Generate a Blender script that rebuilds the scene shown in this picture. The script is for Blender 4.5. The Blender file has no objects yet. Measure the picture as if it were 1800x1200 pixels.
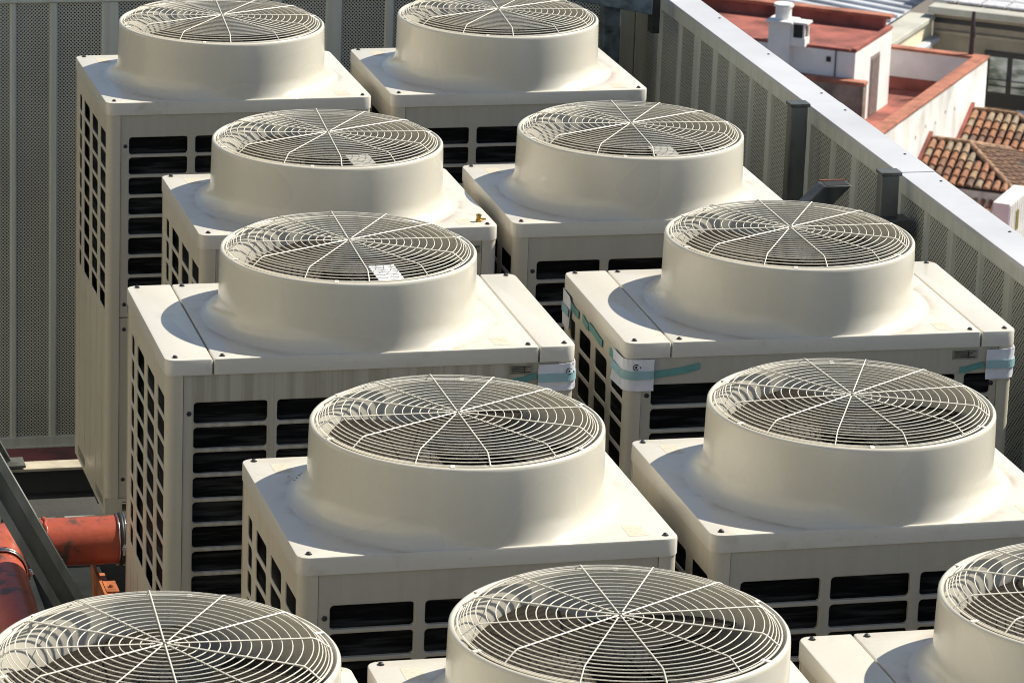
import bpy, math, random
from mathutils import Vector, Matrix
R = math.radians
random.seed(7)
scene = bpy.context.scene
C = scene.collection

# ------------------------------------------------------------------ camera
cam_d = bpy.data.cameras.new('camera')
cam = bpy.data.objects.new('camera', cam_d); C.objects.link(cam); scene.camera = cam
cam.location = (-0.8495, -9.3412, 5.0553)
yaw, pitch, roll = 0.2547, 0.2901, -0.0375
fwd = Vector((math.sin(yaw)*math.cos(pitch), math.cos(yaw)*math.cos(pitch), -math.sin(pitch)))
right = Vector((math.cos(yaw), -math.sin(yaw), 0)); down = fwd.cross(right)
r2 = math.cos(roll)*right + math.sin(roll)*down; d2 = -math.sin(roll)*right + math.cos(roll)*down
m = Matrix((r2, -d2, -fwd)).transposed()
cam.rotation_euler = m.to_euler()
cam_d.sensor_width = 36; cam_d.sensor_fit = 'HORIZONTAL'
cam_d.lens = 36*6903.37/1800
cam_d.shift_y = -28/1800
cam_d.clip_start = .1; cam_d.clip_end = 3000
cam_d.dof.use_dof = True; cam_d.dof.focus_distance = 10.6; cam_d.dof.aperture_fstop = 22

# ------------------------------------------------------------------ light
SUN = Vector((.975, .20, 1.09)).normalized()
world = bpy.data.worlds.new('World'); scene.world = world; world.use_nodes = True
nt = world.node_tree; bg = nt.nodes['Background']
sky = nt.nodes.new('ShaderNodeTexSky'); sky.sky_type = 'NISHITA'; sky.sun_disc = False
sky.sun_elevation = math.asin(SUN.z); sky.sun_rotation = math.atan2(SUN.x, SUN.y)
sky.air_density = 1.0; sky.dust_density = .6
nt.links.new(sky.outputs[0], bg.inputs[0]); bg.inputs[1].default_value = .075
sd = bpy.data.lights.new('sun', 'SUN'); sd.energy = 5.0; sd.angle = R(.53); sd.color = (1, .935, .80)
so = bpy.data.objects.new('sun', sd); C.objects.link(so); so.rotation_euler = SUN.to_track_quat('Z', 'Y').to_euler()
so.location = (5, 0, 12)
scene.view_settings.view_transform = 'Standard'; scene.view_settings.look = 'None'
scene.view_settings.exposure = 0.44; scene.view_settings.gamma = 1
try:
    scene.cycles.filter_width = 1.0
    scene.cycles.max_bounces = 8; scene.cycles.diffuse_bounces = 5
except Exception: pass

# ------------------------------------------------------------------ materials
def nodes(name):
    mt = bpy.data.materials.new(name); mt.use_nodes = True
    return mt, mt.node_tree, mt.node_tree.nodes['Principled BSDF']
def ramp(t, pts):
    n = t.nodes.new('ShaderNodeValToRGB'); e = n.color_ramp.elements
    e[0].position, e[0].color = pts[0][0], (*pts[0][1], 1); e[1].position, e[1].color = pts[-1][0], (*pts[-1][1], 1)
    for p, c in pts[1:-1]:
        q = e.new(p); q.color = (*c, 1)
    return n
def coords(t, scale=(1, 1, 1), kind='Object'):
    tc = t.nodes.new('ShaderNodeTexCoord'); mp = t.nodes.new('ShaderNodeMapping'); mp.inputs['Scale'].default_value = scale
    t.links.new(tc.outputs[kind], mp.inputs[0]); return mp
def noise(t, scale, sc=(1, 1, 1), detail=5, rough=.55, rnd=False):
    mp = coords(t, sc)
    if rnd:
        oi = t.nodes.new('ShaderNodeObjectInfo'); ml = t.nodes.new('ShaderNodeMath'); ml.operation = 'MULTIPLY'; ml.inputs[1].default_value = 37
        t.links.new(oi.outputs['Random'], ml.inputs[0]); cb = t.nodes.new('ShaderNodeCombineXYZ')
        for k in range(3): t.links.new(ml.outputs[0], cb.inputs[k])
        t.links.new(cb.outputs[0], mp.inputs['Location'])
    n = t.nodes.new('ShaderNodeTexNoise'); n.inputs['Scale'].default_value = scale; n.inputs['Detail'].default_value = detail; n.inputs['Roughness'].default_value = rough
    t.links.new(mp.outputs[0], n.inputs['Vector']); return n
def mixc(t, fac, a, b, mode='MIX'):
    n = t.nodes.new('ShaderNodeMix'); n.data_type = 'RGBA'; n.blend_type = mode
    if isinstance(fac, float): n.inputs[0].default_value = fac
    else: t.links.new(fac, n.inputs[0])
    for k, v in ((6, a), (7, b)):
        if isinstance(v, tuple): n.inputs[k].default_value = (*v, 1)
        else: t.links.new(v, n.inputs[k])
    return n.outputs[2]
def bump(t, b, h, st, dist=.01):
    n = t.nodes.new('ShaderNodeBump'); n.inputs['Strength'].default_value = st; n.inputs['Distance'].default_value = dist
    t.links.new(h, n.inputs['Height']); t.links.new(n.outputs[0], b.inputs['Normal'])
def mat(name, col, rough=.5, metal=0, var=.12, scale=6, sc=(1, 1, 1), bmp=0, col2=None, bs=None, spec=None):
    mt, t, b = nodes(name)
    n = noise(t, scale, sc, rnd=True)
    c2 = col2 or tuple(c*(1-var*2) for c in col); c1 = col if col2 else tuple(min(1, c*(1+var*.6)) for c in col)
    rp = ramp(t, [(.32, c2), (.62, c1)]); t.links.new(n.outputs[0], rp.inputs[0]); t.links.new(rp.outputs[0], b.inputs['Base Color'])
    b.inputs['Roughness'].default_value = rough; b.inputs['Metallic'].default_value = metal
    if spec is not None: b.inputs['Specular IOR Level'].default_value = spec
    if bmp: n2 = noise(t, bs or scale*6); bump(t, b, n2.outputs[0], bmp)
    return mt

def paint(name, base, streak=0.0, stain=0.0, rough=.33, coat=.0, ring=False, dent=.05):
    """powder-coated cream sheet metal: faint mottling, rain streaks and rusty water stains"""
    mt, t, b = nodes(name)
    n = noise(t, 3, rnd=True); rp = ramp(t, [(.3, tuple(c*.955 for c in base)), (.7, base)]); t.links.new(n.outputs[0], rp.inputs[0])
    col = rp.outputs[0]
    fine = noise(t, 60, detail=3, rnd=True); rf = ramp(t, [(.3, (.975, .975, .97)), (.6, (1, 1, 1))]); t.links.new(fine.outputs[0], rf.inputs[0])
    col = mixc(t, 1.0, col, rf.outputs[0], 'MULTIPLY')
    if streak:
        s = noise(t, 22, (1.6, 1.6, .035), 4, .6, rnd=True); rs = ramp(t, [(.42, (.62, .58, .5)), (.56, (1, 1, 1))]); t.links.new(s.outputs[0], rs.inputs[0])
        col = mixc(t, streak, col, rs.outputs[0], 'MULTIPLY')
    if stain:
        s = noise(t, 7, (1, 1, 1), 8, .7, rnd=True); rs = ramp(t, [(.28, (.48, .36, .2)), (.42, (1, 1, 1))]); t.links.new(s.outputs[0], rs.inputs[0])
        col = mixc(t, stain, col, rs.outputs[0], 'MULTIPLY')
    if ring:   # dried water line round the collar, a real stain in the paint
        mp = coords(t); ln = t.nodes.new('ShaderNodeVectorMath'); ln.operation = 'LENGTH'; mp.inputs['Scale'].default_value = (1, 1, 0); t.links.new(mp.outputs[0], ln.inputs[0])
        rr_ = ramp(t, [(.405, (0, 0, 0)), (.418, (.9, .9, .9)), (.432, (.35, .35, .35)), (.455, (0, 0, 0))]); t.links.new(ln.outputs[1], rr_.inputs[0])
        s = noise(t, 5, detail=6, rough=.65, rnd=True); rs = ramp(t, [(.42, (0, 0, 0)), (.60, (1, 1, 1))]); t.links.new(s.outputs[0], rs.inputs[0])
        fm = t.nodes.new('ShaderNodeMath'); fm.operation = 'MULTIPLY'; t.links.new(rr_.outputs[0], fm.inputs[0]); t.links.new(rs.outputs[0], fm.inputs[1])
        ge = t.nodes.new('ShaderNodeNewGeometry'); sp_ = t.nodes.new('ShaderNodeSeparateXYZ'); t.links.new(ge.outputs['Normal'], sp_.inputs[0])
        up_ = ramp(t, [(.90, (0, 0, 0)), (.99, (.8, .8, .8))]); t.links.new(sp_.outputs[2], up_.inputs[0])
        f2 = t.nodes.new('ShaderNodeMath'); f2.operation = 'MULTIPLY'; t.links.new(fm.outputs[0], f2.inputs[0]); t.links.new(up_.outputs[0], f2.inputs[1])
        col = mixc(t, f2.outputs[0], col, (.40, .30, .20))
        vo = t.nodes.new('ShaderNodeTexVoronoi'); vo.inputs['Scale'].default_value = 16; mp2 = coords(t); t.links.new(mp2.outputs[0], vo.inputs['Vector'])
        rv = ramp(t, [(.020, (.62, .55, .44)), (.045, (1, 1, 1))]); t.links.new(vo.outputs['Distance'], rv.inputs[0]); col = mixc(t, .7, col, rv.outputs[0], 'MULTIPLY')
    t.links.new(col, b.inputs['Base Color'])
    rr = ramp(t, [(.3, (rough*1.35,)*3), (.7, (rough*.85,)*3)]); nr_ = noise(t, 2.2, detail=1, rnd=True); t.links.new(nr_.outputs[0], rr.inputs[0]); t.links.new(rr.outputs[0], b.inputs['Roughness'])
    b.inputs['Coat Weight'].default_value = coat; b.inputs['Coat Roughness'].default_value = .12
    bump(t, b, noise(t, 5, detail=2, rnd=True).outputs[0], dent, .006)
    return mt
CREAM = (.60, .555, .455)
M = {}
M['lid'] = paint('lid_paint', (.67, .635, .56), 0, .30, .30, .25, True)
M['shroud'] = paint('shroud_paint', (.665, .63, .54), 0, .0, .26, .3)
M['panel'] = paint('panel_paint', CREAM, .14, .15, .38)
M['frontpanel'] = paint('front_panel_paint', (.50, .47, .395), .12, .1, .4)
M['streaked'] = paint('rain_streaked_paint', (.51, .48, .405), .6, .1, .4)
M['guard'] = mat('guard_wire', (.80, .76, .66), .35, 0, .05)
M['coil'] = None
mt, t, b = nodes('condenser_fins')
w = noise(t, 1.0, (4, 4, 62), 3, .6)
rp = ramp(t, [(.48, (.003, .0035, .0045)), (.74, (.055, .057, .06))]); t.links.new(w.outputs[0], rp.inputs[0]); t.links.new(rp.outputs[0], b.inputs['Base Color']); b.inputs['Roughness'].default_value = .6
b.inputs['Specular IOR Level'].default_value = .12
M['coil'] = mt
M['dark'] = mat('dark_gap', (.012, .012, .013), .7)
M['screw'] = mat('screw_steel', (.05, .05, .055), .45, .6)
M['blade'] = mat('fan_blade_plastic', (.034, .028, .021), .7, 0, .12, 8, spec=.2)
M['hub'] = mat('fan_hub_plastic', (.016, .015, .014), .75, spec=.15)
M['sticker'] = mat('faded_sticker', (.64, .585, .48), .5, 0, .1, 90, col2=(.57, .50, .39))
M['whiteglint'] = mat('white_glint_plate', (.86, .87, .9), .3, 0, .02)  # plate colours imitating the sky glint inside the fans
M['greyglint'] = mat('pale_glint_plate', (.42, .40, .35), .35, 0, .05)
M['nameplate'] = mat('nameplate_metal', (.33, .31, .26), .4, .5, .15, 40)
M['ink'] = mat('ink', (.015, .015, .018), .6)
M['wrap'] = mat('foam_wrap', (.80, .81, .86), .32, 0, .05, 14, bmp=.35, bs=30)
M['tape'] = mat('teal_tape', (.13, .33, .31), .4, 0, .12, 18, bmp=.1, bs=60)
M['tapewhite'] = mat('teal_tape_over_foam', (.34, .54, .57), .35, 0, .06, 12, bmp=.1, bs=50)
M['brass'] = mat('brass', (.40, .25, .05), .35, .9, .3, 60)
M['fence'] = paint('fence_metal', (.42, .43, .39), .35, .12, .45)
M['fencebar'] = paint('fence_bar_metal', (.60, .63, .58), .25, .08, .42)
M['sidebar'] = paint('side_bar_metal', (.54, .57, .53), .2, .08, .42)
M['tan'] = paint('tan_corner_sheet', (.50, .49, .38), .4, .1, .45)
M['cap'] = mat('fence_cap_white', (.585, .59, .62), .32, 0, .07, 2)
M['steel'] = mat('galvanised_dark_steel', (.125, .135, .125), .42, .3, .35, 9, (1, 1, .3), bmp=.15, bs=40)
M['bluesteel'] = mat('bluish_painted_steel', (.14, .18, .21), .45, .3, .4, 14, bmp=.15, bs=40)
M['channel'] = mat('brace_steel', (.34, .355, .33), .45, .45, .35, 5, (1, 1, .3), bmp=.1)
M['beam'] = mat('beam_cream_steel', (.52, .47, .37), .5, .1, .2, 8)
M['beamweb'] = mat('beam_shade_grey', (.045, .047, .05), .7)  # web and legs: shade under the top flange put into the colour
M['redpipe'] = None
mt, t, b = nodes('red_pipe_paint')
n = noise(t, 9, (1, 1, 1), 8, .65); rp = ramp(t, [(.37, (.09, .06, .045)), (.44, (.35, .075, .042)), (.66, (.45, .095, .05))]); t.links.new(n.outputs[0], rp.inputs[0]); t.links.new(rp.outputs[0], b.inputs['Base Color'])
b.inputs['Roughness'].default_value = .36; bump(t, b, noise(t, 40).outputs[0], .12); M['redpipe'] = mt
M['orange'] = mat('orange_primer', (.46, .15, .055), .55, 0, .25, 18)
M['rubber'] = mat('black_rubber', (.02, .02, .02), .5)
M['chrome'] = mat('clamp_steel', (.55, .57, .6), .22, .95, .1)

def perf(name, base, pitch, axes):
    """perforated sheet: staggered round holes seen dark, with a cream-grey sheet between"""
    mt, t, b = nodes(name)
    tc = t.nodes.new('ShaderNodeTexCoord'); sep = t.nodes.new('ShaderNodeSeparateXYZ'); t.links.new(tc.outputs['Object'], sep.inputs[0])
    def M2(op, a, bb=None, c=None):
        n = t.nodes.new('ShaderNodeMath'); n.operation = op
        for k, v in enumerate((a, bb, c)):
            if v is None: continue
            if isinstance(v, (int, float)): n.inputs[k].default_value = v
            else: t.links.new(v, n.inputs[k])
        return n.outputs[0]
    u = M2('DIVIDE', sep.outputs[axes[0]], pitch); v = M2('DIVIDE', sep.outputs[axes[1]], pitch)
    def dots(off, rad):
        du = M2('SUBTRACT', M2('FRACT', M2('ADD', u, off)), .5); dv = M2('SUBTRACT', M2('FRACT', M2('ADD', v, off)), .5)
        r = M2('SQRT', M2('ADD', M2('MULTIPLY', du, du), M2('MULTIPLY', dv, dv)))
        return M2('LESS_THAN', r, rad)
    d = M2('MAXIMUM', dots(0, .27), dots(.5, .23))
    n = noise(t, 2.2, (1, 1, .6)); rp = ramp(t, [(.3, tuple(c*.78 for c in base)), (.7, tuple(c*1.08 for c in base))]); t.links.new(n.outputs[0], rp.inputs[0])
    col = mixc(t, d, rp.outputs[0], (.010, .011, .012)); t.links.new(col, b.inputs['Base Color'])
    b.inputs['Roughness'].default_value = .45
    bump(t, b, M2('SUBTRACT', 1.0, d), .5, .002)
    return mt
M['perfX'] = perf('perforated_sheet_rear', (.58, .60, .53), .0138, (0, 2))
M['perfY'] = perf('perforated_sheet_side', (.55, .575, .52), .0150, (1, 2))

# ------------------------------------------------------------------ mesh helpers
class MB:
    def __init__(s): s.v = []; s.f = []
    def add(s, vs, fs):
        o = len(s.v); s.v += [tuple(p) for p in vs]; s.f += [tuple(i+o for i in f) for f in fs]; return s
    def box(s, x0, x1, y0, y1, z0, z1, mt=None):
        vs = [(x, y, z) for z in (z0, z1) for y in (y0, y1) for x in (x0, x1)]
        fs = [(0, 2, 3, 1), (4, 5, 7, 6), (0, 1, 5, 4), (2, 6, 7, 3), (0, 4, 6, 2), (1, 3, 7, 5)]
        if mt is not None: vs = [tuple(mt @ Vector(p)) for p in vs]
        return s.add(vs, fs)
    def prism(s, poly, z0, z1, mt=None):
        n = len(poly); vs = [(x, y, z0) for x, y in poly]+[(x, y, z1) for x, y in poly]
        if mt is not None: vs = [tuple(mt @ Vector(p)) for p in vs]
        return s.add(vs, [tuple(range(n))[::-1], tuple(range(n, 2*n))]+[(i, (i+1) % n, n+(i+1) % n, n+i) for i in range(n)])
    def tube(s, pts, r, n=8, closed=False, caps=True):
        pts = [Vector(p) for p in pts]; k = len(pts); vs = []; fs = []
        rr = r if isinstance(r, (list, tuple)) else [r]*k
        up = None
        for i, p in enumerate(pts):
            a = pts[(i-1) % k] if (closed or i > 0) else p; c = pts[(i+1) % k] if (closed or i < k-1) else p
            d = (c-a).normalized()
            if up is None: up = Vector((0, 0, 1)) if abs(d.z) < .9 else Vector((1, 0, 0))
            x = d.cross(up).normalized(); y = x.cross(d).normalized(); up = y
            for j in range(n):
                an = 2*math.pi*j/n; vs.append(p+x*math.cos(an)*rr[i]+y*math.sin(an)*rr[i])
        for i in range(k if closed else k-1):
            i2 = (i+1) % k
            for j in range(n): fs.append((i*n+j, i*n+(j+1) % n, i2*n+(j+1) % n, i2*n+j))
        if not closed and caps: fs += [tuple(range(n))[::-1], tuple((k-1)*n+j for j in range(n))]
        return s.add(vs, fs)
    def lathe(s, prof, n=48, mt=None, closed=False):
        vs = [(r*math.cos(2*math.pi*j/n), r*math.sin(2*math.pi*j/n), z) for r, z in prof for j in range(n)]
        if mt is not None: vs = [tuple(mt @ Vector(p)) for p in vs]
        fs = [(i*n+j, i*n+(j+1) % n, (i+1)*n+(j+1) % n, (i+1)*n+j) for i in range(len(prof)-1) for j in range(n)]
        return s.add(vs, fs)
    def mesh(s, name, mtl, smooth=None):
        me = bpy.data.meshes.new(name); me.from_pydata(s.v, [], s.f); me.validate(); me.update()
        if mtl: me.materials.append(mtl)
        if smooth:
            me.polygons.foreach_set('use_smooth', [True]*len(me.polygons)); me.set_sharp_from_angle(angle=R(smooth))
        return me
def link(name, me, parent=None, loc=(0, 0, 0), rot=(0, 0, 0), bevel=0):
    o = bpy.data.objects.new(name, me); C.objects.link(o); o.parent = parent; o.location = loc; o.rotation_euler = rot
    if bevel:
        b = o.modifiers.new('bevel', 'BEVEL'); b.width = bevel; b.segments = 2; b.limit_method = 'ANGLE'
    return o
def obj(name, mb, mtl, parent=None, smooth=None, bevel=0, loc=(0, 0, 0), rot=(0, 0, 0)):
    return link(name, mb.mesh(name, mtl, smooth), parent, loc, rot, bevel)
def tag(o, label=None, cat=None, group=None, kind=None):
    if label: o['label'] = label
    if cat: o['category'] = cat
    if group: o['group'] = group
    if kind: o['kind'] = kind
    return o
def empty(name, loc=(0, 0, 0), rz=0, label=None, cat=None, group=None):
    o = bpy.data.objects.new(name, None); C.objects.link(o); o.location = loc; o.rotation_euler = (0, 0, rz); o.empty_display_size = .2
    return tag(o, label, cat, group)

def grille(mb, x0, x1, z0, z1, cols, rows, r, depth, mt, k=4):
    """a sheet (x,z plane, front at y=0 facing -y) with rounded openings; cols/rows are lists of (a,b) open intervals"""
    def P(x, y, z): return tuple(mt @ Vector((x, y, z)))
    xs = [x0]; zs = [z0]
    for i, (a, b) in enumerate(cols):
        xs.append((cols[i-1][1]+a)/2 if i else a-.008); 
    xs.append(cols[-1][1]+.008); xs.append(x1)
    for i, (a, b) in enumerate(rows):
        zs.append((rows[i-1][1]+a)/2 if i else a-.006)
    zs.append(rows[-1][1]+.006); zs.append(z1)
    # margins
    for (a, b, c, d) in ((x0, xs[1], z0, z1), (xs[-2], x1, z0, z1), (xs[1], xs[-2], z0, zs[1]), (xs[1], xs[-2], zs[-2], z1)):
        mb.add([P(a, 0, c), P(b, 0, c), P(b, 0, d), P(a, 0, d)], [(0, 1, 2, 3)])
    for i, (a, b) in enumerate(cols):
        cx0, cx1 = xs[i+1], xs[i+2]
        for j, (c, d) in enumerate(rows):
            cz0, cz1 = zs[j+1], zs[j+2]
            rr = min(r, (b-a)*.45, (d-c)*.45)
            def ring(off, y):
                out = []
                for (px, pz, st) in ((b-rr, d-rr, 0), (a+rr, d-rr, 90), (a+rr, c+rr, 180), (b-rr, c+rr, 270)):
                    for q in range(k+1):
                        an = R(st+90*q/k); out.append(P(px+(rr+off)*math.cos(an), y, pz+(rr+off)*math.sin(an)))
                return out
            n = 4*(k+1)
            corners = [P(cx1, 0, cz1), P(cx0, 0, cz1), P(cx0, 0, cz0), P(cx1, 0, cz0)]
            vs = corners+ring(.0018, 0)+ring(0, .0018)+ring(0, depth)
            fs = []
            for q in range(4):
                s0 = 4+q*(k+1)
                for e in range(k): fs.append((q, s0+e+1, s0+e))
                nx = 4+((q+1) % 4)*(k+1); fs.append((q, (q+1) % 4, nx, s0+k))
            for L in range(2):
                A = 4+L*n; B = A+n
                for e in range(n): fs.append((A+e, A+(e+1) % n, B+(e+1) % n, B+e))
            mb.add(vs, fs)

# ------------------------------------------------------------------ the condenser units
W1, W2, D = .93, 1.1482, .7307
ZT = 1.48                      # lid top above the unit's feet
LT = .0446                     # lid skirt depth
HS = .1954                     # rim of the fan shroud above the lid
FY = .003
def rrect_dist(th, x0, x1, y0, y1, r, cx=0, cy=FY):
    dx, dy = math.cos(th), math.sin(th)
    def inside(t):
        x, y = cx+dx*t, cy+dy*t
        if x < x0 or x > x1 or y < y0 or y > y1: return False
        qx = max(x0+r-x, x-(x1-r), 0); qy = max(y0+r-y, y-(y1-r), 0)
        return not (qx > 0 and qy > 0 and qx*qx+qy*qy > r*r)
    lo, hi = 0, 2
    for _ in range(36):
        m_ = (lo+hi)/2
        if inside(m_): lo = m_
        else: hi = m_
    return lo
def angles(x0, x1, y0, y1, r):
    s = [2*math.pi*i/176 for i in range(176)]
    for x, y in ((x0+r, y0), (x0, y0+r), (x1-r, y0), (x1, y0+r), (x0+r, y1), (x0, y1-r), (x1-r, y1), (x1, y1-r),
                 (x0+r*.3, y0+r*.3), (x1-r*.3, y0+r*.3), (x0+r*.3, y1-r*.3), (x1-r*.3, y1-r*.3)):
        s.append(math.atan2(y-FY, x) % (2*math.pi))
    s = sorted(s); o = [s[0]]
    for a in s[1:]:
        if a-o[-1] > .002: o.append(a)
    return o
RFLARE, ZF = .410, .062
def flare_r(dist):
    a, b = RFLARE, dist-.0025; k = 90
    return -math.log(math.exp(-k*a)+math.exp(-k*b))/k+.002 if b > .30 else b
def polar(x0, x1, r):
    y0, y1 = -D/2, D/2
    th = angles(x0, x1, y0, y1, r); n = len(th)
    dist = [rrect_dist(a, x0, x1, y0, y1, r) for a in th]
    r1 = [min(flare_r(q), q-.004) for q in dist]
    lid = MB(); vs = []
    def ring(f, z): vs.extend([(f(i)*math.cos(a), f(i)*math.sin(a)+FY, z) for i, a in enumerate(th)])
    ring(lambda i: r1[i], ZT); ring(lambda i: max(r1[i]+.0005, dist[i]-.0045), ZT); ring(lambda i: max(r1[i]+.0008, dist[i]-.0016), ZT-.001)
    ring(lambda i: dist[i], ZT-.0045); ring(lambda i: dist[i], ZT-LT); ring(lambda i: dist[i]-.006, ZT-LT)
    lid.add(vs, [(L*n+j, L*n+(j+1) % n, (L+1)*n+(j+1) % n, (L+1)*n+j)[::-1] for L in range(5) for j in range(n)])
    sh = MB(); vs = []
    rc = .3632
    prof = [(.322, -.10), (.338, -.02), (.3445, .05), (.3465, HS-.012), (.3480, HS-.005), (.3525, HS-.0005), (.3565, HS-.001), (.3600, HS-.005), (.3606, HS-.012), (.3615, .14), (rc, ZF)]
    for rr, z in prof: ring(lambda i, rr=rr: rr, ZT+z)
    for q in range(1, 13):
        ph = R(90*q/12)
        ring(lambda i, ph=ph: rc+(r1[i]-rc)*(1-math.cos(ph)), ZT+ZF*(1-math.sin(ph)))
    N = len(vs)//n
    sh.add(vs, [(L*n+j, L*n+(j+1) % n, (L+1)*n+(j+1) % n, (L+1)*n+j)[::-1] for L in range(N-1) for j in range(n)])
    return lid, sh
def plate_lid(x0, x1, rl, rr_):
    """side cover strip of the wide units: rounded outer corners"""
    pts = []
    def arc(cx, cy, r, st):
        for q in range(7): an = R(st+90*q/6); pts.append((cx+r*math.cos(an), cy+r*math.sin(an)))
    y0, y1 = -D/2, D/2
    arc(x1-rr_, y1-rr_, rr_, 0); arc(x0+rl, y1-rl, rl, 90); arc(x0+rl, y0+rl, rl, 180); arc(x1-rr_, y0+rr_, rr_, 270)
    mb = MB(); n = len(pts); cx, cy = (x0+x1)/2, 0
    def ins(o): return [(x+(-o if x > cx else o), y+(-o if y > 0 else o)) for x, y in pts]
    vs = [(x, y, ZT) for x, y in ins(.0045)]+[(x, y, ZT-.001) for x, y in ins(.0016)]+[(x, y, ZT-.0045) for x, y in pts]+[(x, y, ZT-LT) for x, y in pts]
    mb.add(vs, [tuple(range(n))]+[(L*n+j, (L+1)*n+j, (L+1)*n+(j+1) % n, L*n+(j+1) % n) for L in range(3) for j in range(n)])
    return mb

ROWS = [(ZT-LT-.080-.0715*i-.061, ZT-LT-.080-.0715*i) for i in range(9)][::-1]
SROWS = [(ZT-LT-.072-.0715*i-.058, ZT-LT-.072-.0715*i) for i in range(9)][::-1]
def cols_for(W):
    out = []; x = .080
    while x < W-.10:
        out.append((x, min(x+.204, W-.068))); x += .230
    return [(a-W/2, b-W/2) for a, b in out if b-a > .04]
def guard_mesh():
    g = MB(); zt = .024; n = 96
    def circ(r, z, wr, k=6):
        r *= .968; g.tube([(r*math.cos(2*math.pi*i/n), r*math.sin(2*math.pi*i/n), z) for i in range(n)], wr, k, closed=True)
    for i in range(14): circ(.030+.0218*i, zt-.0022, .0012)
    circ(.012, zt-.0022, .002)
    for r, z in ((.3255, .0195), (.3330, .0135), (.3400, .0070), (.3465, .0005)): circ(r, z, .0012)
    circ(.3530, -.0005, .0022)
    for s in range(12):
        a = R(30*s); c_, s_ = math.cos(a), math.sin(a)
        pr = [(.006 if s % 2 else .020, zt+.001), (.314, zt+.001), (.320, zt-.001), (.326, zt-.0035), (.3545, .001)]
        g.tube([(.968*r*c_, .968*r*s_, z) for r, z in pr], .0018 if s % 2 else .0015, 6)
    return g
def clip_mesh():
    g = MB(); g.box(.333, .3545, -.005, .005, -.0015, .0015)
    return g
def fan_mesh():
    g = MB(); n, mrad = 14, 8
    for b_ in range(4):
        vs = []
        for i in range(n+1):
            f = i/n
            for j in range(mrad+1):
                q = j/mrad; r = .075+(.328-.075)*q
                a = R(90*b_)+R(84)*(f-.5)*(1-.12*q)+R(14)*q
                z = .050-(f)*(.085-.02*q)+.012*math.sin(math.pi*q)
                vs.append((r*math.cos(a), r*math.sin(a), z))
        w_ = mrad+1
        g.add(vs, [(i*w_+j, (i+1)*w_+j, (i+1)*w_+j+1, i*w_+j+1) for i in range(n) for j in range(mrad)])
        g.add([(x, y, z-.004) for x, y, z in vs], [(i*w_+j, i*w_+j+1, (i+1)*w_+j+1, (i+1)*w_+j) for i in range(n) for j in range(mrad)])
    return g

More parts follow.
